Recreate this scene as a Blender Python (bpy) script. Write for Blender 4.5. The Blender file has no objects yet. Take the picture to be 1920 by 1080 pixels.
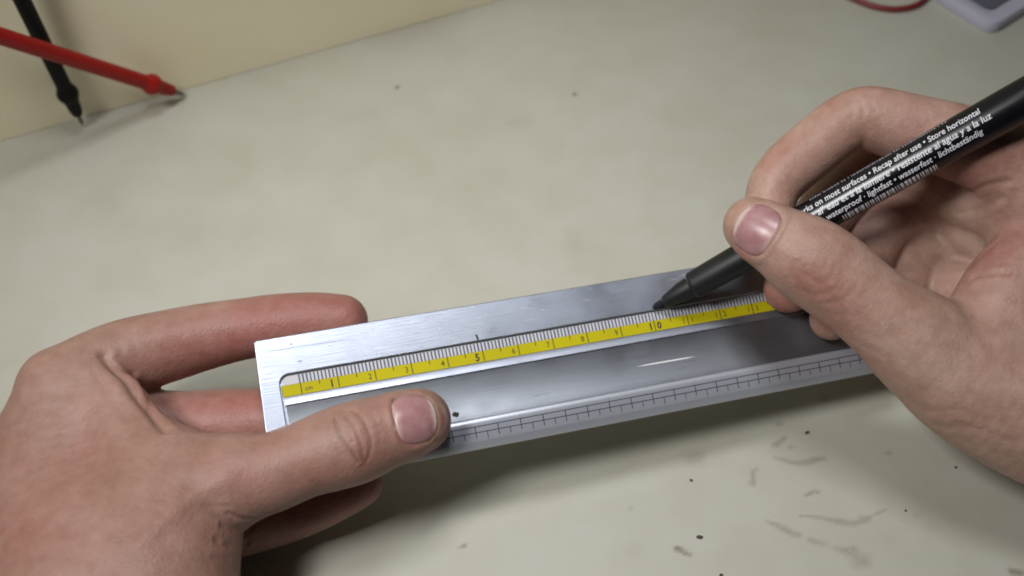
import bpy, bmesh, math, random
import numpy as np
from mathutils import Vector, Matrix
from mathutils.bvhtree import BVHTree

random.seed(7)
rng = np.random.default_rng(7)
SC = bpy.context.scene
COL = SC.collection
CM = 0.01                                   # everything below is worked out in centimetres

# ------------------------------------------------------------------ camera
HFOV = 42.0
PITCH = 50.0
CAM_H = 33.0                                # cm above the table
FPX = 960 / math.tan(math.radians(HFOV / 2))
_p = math.radians(PITCH)
RIGHT = np.array([1.0, 0, 0]); UP = np.array([0, math.sin(_p), math.cos(_p)]); FWD = np.array([0, math.cos(_p), -math.sin(_p)])
CAM = np.array([0.0, 0.0, CAM_H])
cd = bpy.data.cameras.new('camera'); cam = bpy.data.objects.new('camera', cd); COL.objects.link(cam)
cam.location = CAM * CM
cam.rotation_euler = (math.radians(90 - PITCH), 0, 0)
cd.sensor_width = 36; cd.lens = 18 / math.tan(math.radians(HFOV / 2))
cd.clip_start = 0.01; cd.clip_end = 50
cd.dof.use_dof = True; cd.dof.focus_distance = 0.352; cd.dof.aperture_fstop = 13
SC.camera = cam

# ------------------------------------------------------------------ light
wd = bpy.data.worlds.new('World'); SC.world = wd; wd.use_nodes = True
wd.node_tree.nodes['Background'].inputs[0].default_value = (0.90, 0.94, 1.0, 1)
wd.node_tree.nodes['Background'].inputs[1].default_value = 0.012

def area_light(name, loc, target, size, power, color, size_y=None):
    l = bpy.data.lights.new(name, 'AREA'); l.energy = power; l.color = color
    l.shape = 'RECTANGLE'; l.size = size; l.size_y = size_y or size
    o = bpy.data.objects.new(name, l); COL.objects.link(o)
    o.location = loc
    o.rotation_euler = (Vector(target) - Vector(loc)).to_track_quat('-Z', 'Y').to_euler()
    return o
lamp = area_light('desk_lamp', (-0.31, 0.0, 0.64), (0.02, 0.27, 0.02), 0.15, 0.56, (1.0, 0.985, 0.96))
lamp.data.spread = math.radians(72)
ceil = area_light('ceiling_light', (0.0, 0.29, 0.80), (-0.03, 0.25, 0), 0.18, 0.205, (0.97, 0.985, 1.0))
ceil.data.spread = math.radians(46)

SC.view_settings.view_transform = 'Standard'; SC.view_settings.look = 'None'
SC.view_settings.exposure = 0.16; SC.view_settings.gamma = 1.0
SC.cycles.filter_width = 1.9

# ------------------------------------------------------------------ geometry helpers
def ray(px, py):
    return FWD + (px - 960) / FPX * RIGHT - (py - 540) / FPX * UP
def on_table(px, py, z=0.0):
    d = ray(px, py); return CAM + d * ((z - CAM_H) / d[2])
def at_depth(px, py, Z):
    return CAM + ray(px, py) * Z
# the ruler's frame: origin on the zero tick at the top of the yellow band, u along it, v across it, n out of its face
RO = CAM + np.array([-5.586, 20.7188, -28.5574])
RU = np.array([0.95926, 0.27187, -0.07685]); RV = np.array([0.21562, -0.88025, -0.42270]); RN = np.cross(RV, RU)
RU /= np.linalg.norm(RU); RV -= RU * (RV @ RU); RV /= np.linalg.norm(RV); RN = np.cross(RV, RU)
def rul(u, v, h=0.0):
    return RO + u * RU + v * RV + h * RN
def plane_depth(px, py):
    d = ray(px, py); return ((RO - CAM) @ RN) / (d @ RN)
def pt(px, py, dz):
    """a point seen at that pixel, dz centimetres nearer than the ruler's plane"""
    return at_depth(px, py, plane_depth(px, py) - dz)

# ------------------------------------------------------------------ object helpers
def props(o, label=None, cat=None, group=None, kind=None):
    if label: o['label'] = label
    if cat: o['category'] = cat
    if group: o['group'] = group
    if kind: o['kind'] = kind
    return o
def empty(name, loc_cm):
    o = bpy.data.objects.new(name, None); COL.objects.link(o)
    o.location = np.array(loc_cm) * CM; o.empty_display_size = 0.01
    return o
def link(name, me, mat, parent=None, smooth=False):
    o = bpy.data.objects.new(name, me); COL.objects.link(o)
    if mat: me.materials.append(mat)
    if parent:
        o.parent = parent
        o.matrix_parent_inverse = Matrix.Translation(parent.location).inverted()
    if smooth:
        me.polygons.foreach_set('use_smooth', [True] * len(me.polygons))
    return o
def mesh(name, verts_cm, faces, mat, parent=None, smooth=False):
    me = bpy.data.meshes.new(name)
    me.from_pydata([tuple(np.asarray(v) * CM) for v in verts_cm], [], faces); me.update()
    return link(name, me, mat, parent, smooth)
def from_bm(name, bm, mat, parent=None, smooth=False):
    bmesh.ops.recalc_face_normals(bm, faces=bm.faces)
    me = bpy.data.meshes.new(name); bm.to_mesh(me); bm.free()
    return link(name, me, mat, parent, smooth)
def auto_smooth(o, deg=35):
    me = o.data
    me.polygons.foreach_set('use_smooth', [True] * len(me.polygons))
    bm = bmesh.new(); bm.from_mesh(me)
    for e in bm.edges:
        if len(e.link_faces) == 2 and e.calc_face_angle(0) > math.radians(deg): e.smooth = False
    bm.to_mesh(me); bm.free()
def bevel(bm, w_cm, seg=2):
    bmesh.ops.bevel(bm, geom=list(bm.edges), offset=w_cm * CM, segments=seg, affect='EDGES', profile=0.6)
def lathe(name, a, b, prof, mat, parent=None, seg=40, deg=40):
    """prof: list of (t along a->b in cm, radius cm)"""
    a = np.array(a, float); b = np.array(b, float); ax = (b - a) / np.linalg.norm(b - a)
    q = np.cross(ax, [0.1, 0.2, 0.97]); q /= np.linalg.norm(q); w = np.cross(ax, q)
    V, F = [], []
    for t, r in prof:
        for i in range(seg):
            an = 2 * math.pi * i / seg
            V.append(a + ax * t + r * (math.cos(an) * q + math.sin(an) * w))
    for j in range(len(prof) - 1):
        for i in range(seg):
            i2 = (i + 1) % seg
            F.append((j * seg + i, j * seg + i2, (j + 1) * seg + i2, (j + 1) * seg + i))
    F.append(tuple(range(seg))[::-1]); F.append(tuple((len(prof) - 1) * seg + i for i in range(seg)))
    me_o = mesh(name, V, F, mat, parent)
    bm = bmesh.new(); bm.from_mesh(me_o.data); bmesh.ops.recalc_face_normals(bm, faces=bm.faces); bm.to_mesh(me_o.data); bm.free()
    auto_smooth(me_o, deg)
    return me_o
def catmull(P, sub):
    P = np.array(P, float)
    if len(P) < 3 or sub < 2:
        return P
    Q = np.vstack([2 * P[0] - P[1], P, 2 * P[-1] - P[-2]])
    out = []
    for i in range(1, len(Q) - 2):
        for s in range(sub):
            t = s / sub
            p0, p1, p2, p3 = Q[i - 1], Q[i], Q[i + 1], Q[i + 2]
            out.append(0.5 * (2 * p1 + (p2 - p0) * t + (2 * p0 - 5 * p1 + 4 * p2 - p3) * t * t + (3 * p1 - p0 - 3 * p2 + p3) * t ** 3))
    out.append(P[-1])
    return np.array(out)
def tube(name, P, r, mat, parent=None, seg=12):
    P = np.array(P, float); V, F = [], []
    q = None
    for i, p in enumerate(P):
        t = P[min(i + 1, len(P) - 1)] - P[max(i - 1, 0)]; t /= np.linalg.norm(t)
        if q is None: q = np.cross(t, [0.3, 0.1, 0.9])
        q = q - t * (q @ t); q /= np.linalg.norm(q); w = np.cross(t, q)
        for k in range(seg):
            an = 2 * math.pi * k / seg
            V.append(p + r * (math.cos(an) * q + math.sin(an) * w))
    for j in range(len(P) - 1):
        for k in range(seg):
            k2 = (k + 1) % seg
            F.append((j * seg + k, j * seg + k2, (j + 1) * seg + k2, (j + 1) * seg + k))
    F.append(tuple(range(seg))[::-1]); F.append(tuple((len(P) - 1) * seg + k for k in range(seg)))
    return mesh(name, V, F, mat, parent, True)

# ------------------------------------------------------------------ material helpers
def srgb(r, g, b):
    f = lambda c: (c / 255 / 12.92) if c / 255 <= 0.04045 else ((c / 255 + 0.055) / 1.055) ** 2.4
    return (f(r), f(g), f(b), 1)
class Mat:
    def __init__(s, name):
        s.m = bpy.data.materials.new(name); s.m.use_nodes = True
        s.t = s.m.node_tree; s.b = s.t.nodes['Principled BSDF']
    def n(s, kind, **kw):
        x = s.t.nodes.new(kind)
        for k, v in kw.items(): setattr(x, k, v)
        return x
    def l(s, a, b): s.t.links.new(a, b)
    def set(s, **kw):
        for k, v in kw.items(): s.b.inputs[k.replace('_', ' ')].default_value = v
        return s
    def noise(s, scale, detail=4, rough=0.55, stretch=None, coord='Object'):
        tc = s.n('ShaderNodeTexCoord'); out = tc.outputs[coord]
        if stretch is not None:
            mp = s.n('ShaderNodeMapping'); mp.inputs['Scale'].default_value = stretch; s.l(out, mp.inputs[0]); out = mp.outputs[0]
        nz = s.n('ShaderNodeTexNoise'); nz.inputs['Scale'].default_value = scale
        nz.inputs['Detail'].default_value = detail; nz.inputs['Roughness'].default_value = rough
        s.l(out, nz.inputs['Vector']); return nz.outputs['Fac']
    def ramp(s, fac, stops):
        r = s.n('ShaderNodeValToRGB'); e = r.color_ramp.elements
        e[0].position, e[0].color = stops[0]; e[1].position, e[1].color = stops[1]
        for p, c in stops[2:]:
            x = e.new(p); x.color = c
        s.l(fac, r.inputs[0]); return r.outputs[0]
    def mix(s, fac, a, b, blend='MIX'):
        m = s.n('ShaderNodeMix', data_type='RGBA', blend_type=blend)
        for sock, v in ((m.inputs[0], fac), (m.inputs[6], a), (m.inputs[7], b)):
            if hasattr(v, 'is_output'): s.l(v, sock)
            else: sock.default_value = v
        return m.outputs[2]
    def bump(s, h, strength, dist, prev=None):
        b = s.n('ShaderNodeBump'); b.inputs['Strength'].default_value = strength; b.inputs['Distance'].default_value = dist
        s.l(h, b.inputs['Height'])
        if prev is not None: s.l(prev, b.inputs['Normal'])
        return b.outputs[0]
    def attr(s, name):
        a = s.n('ShaderNodeAttribute'); a.attribute_name = name; return a
def plain(name, col, rough=0.5, metal=0.0, spec=0.5, var=0.0, scale=60):
    m = Mat(name); m.set(Roughness=rough, Metallic=metal); m.b.inputs['Specular IOR Level'].default_value = spec
    if var:
        f = m.noise(scale)
        dark = tuple(c * (1 - var) for c in col[:3]) + (1,); lite = tuple(min(1, c * (1 + var)) for c in col[:3]) + (1,)
        m.l(m.ramp(f, [(0.3, dark), (0.7, lite)]), m.b.inputs['Base Color'])
    else:
        m.b.inputs['Base Color'].default_value = col
    return m.m

def make_table_mat():
    m = Mat('cream_laminate'); m.set(Roughness=0.5)
    big = m.noise(9, 3); mid = m.noise(55, 5, 0.6); fine = m.noise(420, 3)
    c = m.ramp(big, [(0.3, srgb(169, 167, 154)), (0.72, srgb(178, 177, 166))])
    c = m.mix(0.16, c, m.ramp(mid, [(0.35, srgb(158, 153, 138)), (0.65, srgb(182, 181, 174))]))
    warm = m.noise(20, 5, 0.62)
    c = m.mix(m.ramp(warm, [(0.50, (0, 0, 0, 1)), (0.78, (0.20,) * 3 + (1,))]), c, srgb(158, 149, 124))
    st = m.attr('stain')
    br = m.noise(900, 3)
    mm = m.n('ShaderNodeMath', operation='MULTIPLY'); m.l(st.outputs['Fac'], mm.inputs[0])
    m.l(m.ramp(br, [(0.25, (0.55, 0.55, 0.55, 1)), (0.6, (1, 1, 1, 1))]), mm.inputs[1])
    c = m.mix(mm.outputs[0], c, srgb(96, 86, 66))
    m.l(c, m.b.inputs['Base Color'])
    m.l(m.ramp(mid, [(0.3, (0.42,) * 3 + (1,)), (0.7, (0.58,) * 3 + (1,))]), m.b.inputs['Roughness'])
    m.l(m.bump(fine, 0.08, 0.0004), m.b.inputs['Normal'])
    return m.m
def make_wall_mat():
    m = Mat('cream_wall_paint'); m.set(Roughness=0.6)
    c = m.ramp(m.noise(14, 4), [(0.3, srgb(232, 223, 190)), (0.7, srgb(238, 230, 203))])
    m.l(c, m.b.inputs['Base Color']); m.l(m.bump(m.noise(160, 4), 0.12, 0.0006), m.b.inputs['Normal'])
    return m.m
def make_alu(name, col, rough, stretch_scale=1.0):
    """brushed aluminium; the mesh carries ruler coordinates as its UV map"""
    m = Mat(name); m.set(Metallic=1.0)
    uv = m.n('ShaderNodeUVMap'); uv.uv_map = 'uv'
    def tex(sc, sx, sy, det=4):
        mp = m.n('ShaderNodeMapping'); mp.inputs['Scale'].default_value = (sx, sy, 1); m.l(uv.outputs[0], mp.inputs[0])
        nz = m.n('ShaderNodeTexNoise'); nz.inputs['Scale'].default_value = sc; nz.inputs['Detail'].default_value = det; m.l(mp.outputs[0], nz.inputs['Vector'])
        return nz.outputs['Fac']
    brush = tex(1.0, 0.5, 42.0, 5); blotch = tex(1.1, 0.8, 1.0, 3)
    dark = tuple(c * 0.80 for c in col[:3]) + (1,)
    c = m.mix(m.ramp(blotch, [(0.3, (0, 0, 0, 1)), (0.75, (1, 1, 1, 1))]), col, dark)
    c = m.mix(0.30, c, m.ramp(brush, [(0.3, tuple(x * 0.72 for x in col[:3]) + (1,)), (0.65, col)]))
    m.l(c, m.b.inputs['Base Color'])
    m.l(m.ramp(blotch, [(0.25, (rough - 0.05,) * 3 + (1,)), (0.75, (rough + 0.09,) * 3 + (1,))]), m.b.inputs['Roughness'])
    m.l(m.bump(brush, 0.16, 0.0002), m.b.inputs['Normal'])
    return m.m
def make_skin(name, base, red, pale):
    m = Mat(name); m.set(Roughness=0.47)
    m.b.inputs['Specular IOR Level'].default_value = 0.36
    m.b.inputs['Subsurface Weight'].default_value = 0.22
    m.b.inputs['Subsurface Radius'].default_value = (1.0, 0.38, 0.22)
    m.b.inputs['Subsurface Scale'].default_value = 0.0032
    blot = m.noise(48, 4, 0.6); fine = m.noise(260, 4, 0.6)
    c = m.mix(m.ramp(blot, [(0.36, (0, 0, 0, 1)), (0.66, (1, 1, 1, 1))]), base, pale)
    big = m.noise(26, 3, 0.5)
    c = m.mix(m.ramp(big, [(0.42, (0, 0, 0, 1)), (0.72, (0.50,) * 3 + (1,))]), c, red)
    c = m.mix(m.ramp(m.noise(34, 4, 0.6, (1.3, 0.8, 1.1)), [(0.48, (0, 0, 0, 1)), (0.70, (0.40,) * 3 + (1,))]), c, tuple(x * y for x, y in zip(base[:3], (0.80, 0.84, 0.80))) + (1,))
    c = m.mix(m.attr('red').outputs['Fac'], c, red)
    c = m.mix(m.attr('dark').outputs['Fac'], c, srgb(104, 66, 50))
    c = m.mix(m.attr('dry').outputs['Fac'], c, srgb(214, 196, 186))
    c = m.mix(0.22, c, m.ramp(fine, [(0.35, tuple(x * 0.7 for x in base[:3]) + (1,)), (0.65, pale)]))
    m.l(c, m.b.inputs['Base Color'])
    m.l(m.ramp(fine, [(0.3, (0.40,) * 3 + (1,)), (0.7, (0.56,) * 3 + (1,))]), m.b.inputs['Roughness'])
    vo = m.n('ShaderNodeTexVoronoi', feature='DISTANCE_TO_EDGE'); vo.inputs['Scale'].default_value = 680
    tc = m.n('ShaderNodeTexCoord')
    wob = m.n('ShaderNodeTexNoise'); wob.inputs['Scale'].default_value = 180
    mx = m.n('ShaderNodeVectorMath', operation='MULTIPLY_ADD'); m.l(wob.outputs['Color'], mx.inputs[0]); mx.inputs[1].default_value = (0.002,) * 3
    m.l(tc.outputs['Object'], mx.inputs[2]); m.l(tc.outputs['Object'], wob.inputs['Vector']); m.l(mx.outputs[0], vo.inputs['Vector'])
    b1 = m.bump(vo.outputs['Distance'], 0.26, 0.0004)
    b2 = m.bump(m.noise(130, 6, 0.66), 0.45, 0.0010, b1)
    m.l(b2, m.b.inputs['Normal'])
    return m.m
def make_nail_mat(name):
    m = Mat(name); m.set(Roughness=0.33); m.b.inputs['Subsurface Weight'].default_value = 0.1
    m.b.inputs['Subsurface Scale'].default_value = 0.002
    f = m.noise(300, 3); a = m.attr('edge').outputs['Fac']
    c = m.ramp(f, [(0.35, srgb(154, 110, 111)), (0.65, srgb(166, 126, 127))])
    c = m.mix(a, c, srgb(222, 206, 194)); m.l(c, m.b.inputs['Base Color'])
    m.l(m.bump(m.noise(200, 3), 0.15, 0.0004), m.b.inputs['Normal'])
    return m.m
M = {}
M['table'] = make_table_mat(); M['wall'] = make_wall_mat()
M['alu'] = make_alu('brushed_aluminium', (0.45, 0.485, 0.57, 1), 0.36)
M['alu_channel'] = make_alu('dull_aluminium', (0.32, 0.34, 0.38, 1), 0.42)
M['alu_strip'] = make_alu('satin_aluminium_strip', (0.43, 0.455, 0.53, 1), 0.42)
M['strip'] = plain('satin_pale_strip', (0.52, 0.54, 0.61, 1), 0.32, metal=0.55, var=0.05, scale=30)
M['yellow'] = plain('yellow_tape_enamel', srgb(178, 167, 14), 0.6, spec=0.15, var=0.06, scale=40)
M['white'] = plain('white_tape_enamel', srgb(192, 192, 197), 0.6, spec=0.2, var=0.05, scale=70)
M['ink'] = plain('black_print', srgb(20, 20, 22), 0.6)
M['ink_faint'] = plain('faded_print', srgb(56, 50, 16), 0.6)
M['tick'] = plain('grey_blue_print', srgb(70, 74, 92), 0.6)
M['grid'] = plain('dark_blue_print', srgb(34, 38, 58), 0.6)
M['scratch'] = plain('bright_scratch', (0.85, 0.85, 0.87, 1), 0.4, var=0.1, scale=300)
M['barrel'] = plain('black_gloss_barrel', srgb(13, 14, 19), 0.27, var=0.15)
M['cone'] = plain('black_matt_cone', srgb(20, 22, 25), 0.48, var=0.15)
M['felt'] = plain('dark_felt_nib', srgb(20, 19, 34), 0.9, var=0.3, scale=400)
M['print'] = plain('white_pen_print', srgb(222, 222, 230), 0.5, var=0.15, scale=500)
M['print_dim'] = plain('dim_pen_print', srgb(128, 130, 142), 0.5, var=0.15, scale=500)
M['red_plastic'] = plain('red_probe_plastic', srgb(146, 20, 16), 0.5, spec=0.3, var=0.1)
M['black_plastic'] = plain('black_probe_plastic', srgb(12, 12, 13), 0.6, spec=0.2, var=0.15)
M['steel'] = plain('dull_steel_tip', (0.18, 0.17, 0.16, 1), 0.4, metal=1.0)
M['wire'] = plain('dark_red_insulation', srgb(112, 34, 34), 0.5, var=0.1)
M['lilac'] = plain('pale_lilac_plastic', srgb(176, 176, 194), 0.5, var=0.05)
M['slate'] = plain('slate_grey_panel', srgb(92, 94, 108), 0.55, var=0.12)
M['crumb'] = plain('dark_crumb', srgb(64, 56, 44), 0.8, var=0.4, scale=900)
M['skin_l'] = make_skin('skin_tanned', srgb(144, 109, 95), srgb(144, 80, 74), srgb(163, 131, 119))
M['skin_r'] = make_skin('skin_fair', srgb(160, 125, 109), srgb(152, 86, 78), srgb(184, 155, 142))
M['nail'] = make_nail_mat('fingernail')

# ------------------------------------------------------------------ table and wall
WA = on_table(0, 265); WB = on_table(940, 0)
WD = (WB - WA) / np.linalg.norm(WB - WA); WN = np.array([WD[1], -WD[0], 0.0])          # towards the camera
if WN @ (CAM - WA) < 0: WN = -WN

STAINS = [  # polyline of (px, py, half width cm), strength
    ([(1303, 858, .26)], .30), ([(1296, 901, .05)], .0), ([(1455, 835, .07), (1470, 822, .05)], .45), ([(1482, 838, .06)], .35),
    ([(1415, 880, .04), (1411, 892, .06), (1411, 908, .05)], .45),
    ([(1452, 858, .03), (1490, 868, .06), (1520, 866, .10), (1544, 860, .07)], .40),
    ([(1514, 928, .04), (1525, 922, .05), (1536, 923, .03)], .55),
    ([(1500, 968, .02), (1540, 970, .04), (1575, 980, .08), (1610, 980, .09), (1640, 965, .05), (1657, 956, .03)], .40),
    ([(1440, 978, .03), (1470, 992, .09), (1500, 1004, .07)], .42), ([(1518, 1012, .06), (1545, 1020, .07)], .36),
    ([(1565, 1028, .05), (1600, 1036, .15), (1612, 1050, .22), (1625, 1055, .10)], .34),
    ([(1461, 795, .07)], .35), ([(1544, 747, .10)], .35), ([(1664, 850, .05)], .4), ([(1268, 1028, .06), (1290, 1040, .06)], .8),
    ([(866, 1027, .03), (874, 1021, .03)], .8), ([(960, 232, .22), (985, 226, .25)], .10), ([(1070, 430, .2), (1085, 500, .3)], .07),
    ([(745, 165, .09)], .55), ([(1077, 177, .07)], .5), ([(610, 235, .3), (700, 210, .3)], .07), ([(1720, 966, .06)], .25), ([(1182, 953, .07)], .3),
    ([(1898, 1069, .08), (1916, 1074, .07)], .7), ([(1190, 1030, .25)], .08), ([(240, 285, .5), (330, 250, .4)], .06),
]
def build_table():
    A = on_table(1160, 760); B = on_table(1930, 1100)
    xs = np.unique(np.concatenate([np.linspace(-60, -15, 10), np.arange(-15, 24, 0.12), np.linspace(24, 70, 10)]))
    ys = np.unique(np.concatenate([np.linspace(-10, 12, 8), np.arange(12, 27, 0.07), np.arange(27, 64, 0.2), np.linspace(64, 110, 6)]))
    X, Y = np.meshgrid(xs, ys, indexing='ij'); nx, ny = X.shape
    S = np.zeros_like(X)
    wob = 0.035 * np.sin(X * 9.1 + 3 * np.sin(Y * 4.3)) + 0.03 * np.sin(Y * 11.7 + 2 * np.sin(X * 5.1))
    for line, st in STAINS:
        P = [(*on_table(a, b)[:2], r * 1.25) for a, b, r in line]
        if len(P) == 1: P = [P[0], (P[0][0] + 0.02, P[0][1], P[0][2])]
        for (x0, y0, r0), (x1, y1, r1) in zip(P, P[1:]):
            dx, dy = x1 - x0, y1 - y0
            t = np.clip(((X - x0) * dx + (Y - y0) * dy) / (dx * dx + dy * dy + 1e-9), 0, 1)
            d = np.hypot(X - x0 - t * dx, Y - y0 - t * dy); r = r0 + t * (r1 - r0)
            S = np.maximum(S, st * np.clip(1.35 - (d + wob * min(1, r0 * 6)) / (r + 0.01), 0, 1))
    # grime line at the joint with the wall, in a band darkening towards it
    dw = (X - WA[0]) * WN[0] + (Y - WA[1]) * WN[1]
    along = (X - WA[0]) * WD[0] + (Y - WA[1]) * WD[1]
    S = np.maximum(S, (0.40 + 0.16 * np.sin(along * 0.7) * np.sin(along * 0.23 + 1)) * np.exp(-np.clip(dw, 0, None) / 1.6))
    V = np.stack([X, Y, np.zeros_like(X)], -1).reshape(-1, 3) * CM
    idx = np.arange(nx * ny).reshape(nx, ny)
    F = np.stack([idx[:-1, :-1], idx[1:, :-1], idx[1:, 1:], idx[:-1, 1:]], -1).reshape(-1, 4)
    me = bpy.data.meshes.new('table_top'); me.vertices.add(len(V)); me.vertices.foreach_set('co', V.ravel())
    me.loops.add(F.size); me.loops.foreach_set('vertex_index', F.ravel())
    me.polygons.add(len(F)); me.polygons.foreach_set('loop_start', np.arange(0, F.size, 4)); me.polygons.foreach_set('loop_total', np.full(len(F), 4))
    me.update(calc_edges=True)
    a = me.attributes.new('stain', 'FLOAT', 'POINT'); a.data.foreach_set('value', S.ravel().astype(np.float32))
    props(link('table_top', me, M['table']), kind='structure')
build_table()
def build_wall():
    A = WA - WD * 30; B = WA + WD * 90
    prof = [(-0.05, -1.0), (0.0, 0.55)]
    # small coved joint, then the upright face, then the thickness behind
    pr = [(0.0, 0.02), (0.0, 0.3), (0.0, 0.62), (0.0, 6.0), (0.0, 45.0), (-1.5, 45.0), (-1.5, 0.02)]
    n = 60; V, F = [], []
    for i in range(n + 1):
        p = A + (B - A) * i / n
        for d, z in pr: V.append(p + WN * d + np.array([0, 0, z]))
    k = len(pr)
    for i in range(n):
        for j in range(k):
            j2 = (j + 1) % k; F.append((i * k + j, (i + 1) * k + j, (i + 1) * k + j2, i * k + j2))
    F.append(tuple(range(k))); F.append(tuple(n * k + j for j in range(k))[::-1])
    o = mesh('wall', V, F, M['wall']); props(o, kind='structure')
    bm = bmesh.new(); bm.from_mesh(o.data); bmesh.ops.recalc_face_normals(bm, faces=bm.faces); bm.to_mesh(o.data); bm.free()
    auto_smooth(o, 50)
build_wall()

# ------------------------------------------------------------------ the ruler
U0, U1 = -1.0, 17.1
V_TOP, V_LOW = -1.31, 2.615
def end_u(v): return U0 - 0.042 * (v - V_TOP)              # the sawn left end is a little off square
ruler = empty('ruler', rul(8, 0.6, -0.5))
props(ruler, 'brushed aluminium ruler with a yellow centimetre band, held above the table by both hands', 'ruler')
def ruler_mesh(name, V, F, mat, uvs, deg=30):
    o = mesh(name, V, F, mat, ruler)
    me = o.data; l = me.uv_layers.new(name='uv')
    bm = bmesh.new(); bm.from_mesh(me); bmesh.ops.recalc_face_normals(bm, faces=bm.faces)
    lay = bm.loops.layers.uv['uv']
    for f in bm.faces:
        for lp in f.loops: lp[lay].uv = uvs[lp.vert.index]
    bm.to_mesh(me); bm.free(); auto_smooth(o, deg); return o
def extrude_profile(name, prof, mat, u0=None, u1=U1, n=24, deg=30):
    """prof: closed list of (v, h)"""
    V, F, uv = [], [], []
    k = len(prof)
    for i in range(n + 1):
        for v, h in prof:
            a = end_u(v) if u0 is None else u0
            u = a + (u1 - a) * i / n
            V.append(rul(u, v, h)); uv.append((u, v + 0.3 * h))
    for i in range(n):
        for j in range(k):
            j2 = (j + 1) % k; F.append((i * k + j, (i + 1) * k + j, (i + 1) * k + j2, i * k + j2))
    F.append(tuple(range(k))); F.append(tuple(n * k + j for j in range(k)))
    return ruler_mesh(name, V, F, mat, uv, deg)
HF = -0.105                                               # floor of the pocket under the frame plate
POCKET = -0.53; V_SLOT = -0.27
# base under everything
extrude_profile('base_plate', [(V_TOP + .02, -0.42), (V_TOP + .02, HF), (1.78, HF), (1.78, -0.42)], M['alu'])
# L-shaped frame plate: top band and left end, with a rounded inner corner
def frame_plate():
    r = 0.26
    inner = [(U1, V_SLOT)]
    for i in range(9):
        a = math.pi / 2 * i / 8
        inner.append((POCKET + r - r * math.sin(a), V_SLOT + r - r * math.cos(a)))
    inner.append((POCKET - 0.03, 1.78))
    outer = [(end_u(1.78), 1.78), (end_u(V_TOP + .05), V_TOP + .05), (end_u(V_TOP) + .05, V_TOP), (U1, V_TOP)]
    poly = inner + outer
    V, uv = [], []
    N = len(poly)
    cx = np.array(poly)
    # tiny eased rim: three rings (bottom, side, top inset)
    nrm = []
    for i in range(N):
        a = cx[i] - cx[i - 1]; b = cx[(i + 1) % N] - cx[i]
        t = a / (np.linalg.norm(a) + 1e-9) + b / (np.linalg.norm(b) + 1e-9); t /= np.linalg.norm(t)
        nrm.append((t[1], -t[0]))
    nrm = np.array(nrm)
    area = 0.5 * sum(cx[i][0] * cx[(i + 1) % N][1] - cx[(i + 1) % N][0] * cx[i][1] for i in range(N))
    if area < 0: nrm = -nrm
    rings = [(0, HF + .002), (0, -.022), (-.012, -.006), (-.03, 0)]
    for ins, h in rings:
        for i in range(N):
            q = cx[i] + nrm[i] * ins; V.append(rul(q[0], q[1], h)); uv.append((q[0], q[1]))
    F = []
    for k in range(len(rings) - 1):
        for i in range(N):
            j = (i + 1) % N; F.append((k * N + i, k * N + j, (k + 1) * N + j, (k + 1) * N + i))
    F.append(tuple(range(N))[::-1]); F.append(tuple((len(rings) - 1) * N + i for i in range(N)))
    return ruler_mesh('frame_plate', V, F, M['alu'], uv, 8)
frame_plate()
# the lip under the yellow band, then the wide shallow channel
extrude_profile('lip', [(0.315, HF + .002), (0.315, -0.075), (0.345, -0.055), (0.53, -0.032), (0.56, -0.05), (0.56, HF + .002)], M['alu_strip'], u0=POCKET + .05)
ch = []
for i in range(15):
    t = i / 14; v = 0.562 + t * (1.80 - 0.562)
    ch.append((v, -0.062 - 0.05 * math.sin(math.pi * min(1, t * 1.06)) ** 0.8 + 0.02 * t))
extrude_profile('channel', [(0.562, -0.30)] + ch + [(1.80, -0.30)], M['alu_channel'], u0=POCKET + .06)
# the bevelled inch-scale strip along the lower edge
STRIP = [(1.802, -0.05), (1.84, 0.005), (1.90, 0.025), (1.97, 0.022), (2.05, 0.008), (2.41, -0.06), (2.44, -0.075), (2.60, -0.20), (V_LOW, -0.215), (V_LOW, -0.275), (2.58, -0.33), (1.802, -0.41)]
scale_strip = extrude_profile('scale_strip', STRIP, M['strip'], deg=22)
def strip_h(v):
    P = STRIP[:9]
    return float(np.interp(v, [p[0] for p in P], [p[1] for p in P]))
# the tape: white millimetre band and yellow centimetre band
def strip_quad(name, mat, u0, u1, v0, v1, h, t=0.006, n=20):
    V, uv = [], []
    F = []
    prof = [(v0, h - t), (v0, h), (v1, h), (v1, h - t)]
    extr = extrude_profile(name, prof, mat, u0=u0, u1=u1, n=n)
    return extr
HT = HF + 0.016
white_band = strip_quad('white_band', M['white'], POCKET + 0.08, 13.9, V_SLOT + 0.025, -0.002, HT)
yellow_band = strip_quad('yellow_band', M['yellow'], POCKET + 0.02, 14.0, 0.002, 0.305, HT)
def prints(name, quads, mat, hoff=0.0012, hfun=None, parent=None):
    """flat print: quads are (u0, u1, v0, v1) rectangles lying on the surface"""
    V, F = [], []
    for (u0, u1, v0, v1) in quads:
        ns = 1 if hfun is None else 3
        for i in range(ns + 1):
            v = v0 + (v1 - v0) * i / ns
            h = (HT if hfun is None else hfun(v)) + hoff
            V += [rul(u0, v, h), rul(u1, v, h)]
        b = len(V) - 2 * (ns + 1)
        for i in range(ns): F.append((b + 2 * i, b + 2 * i + 1, b + 2 * i + 3, b + 2 * i + 2))
    return mesh(name, V, F, mat, parent or ruler)
mm = []
for i in range(0, 139):
    w = 0.019 + 0.004 * random.random()
    mm.append((i / 10 - w, i / 10 + w, V_SLOT + 0.03 + 0.008 * random.random(), -0.004))
prints('millimetre_ticks', mm, M['tick'], parent=white_band)
prints('centimetre_ticks', [(i - 0.013, i + 0.013, 0.004, 0.29) for i in range(0, 14)], M['ink_faint'], parent=yellow_band)
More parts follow.
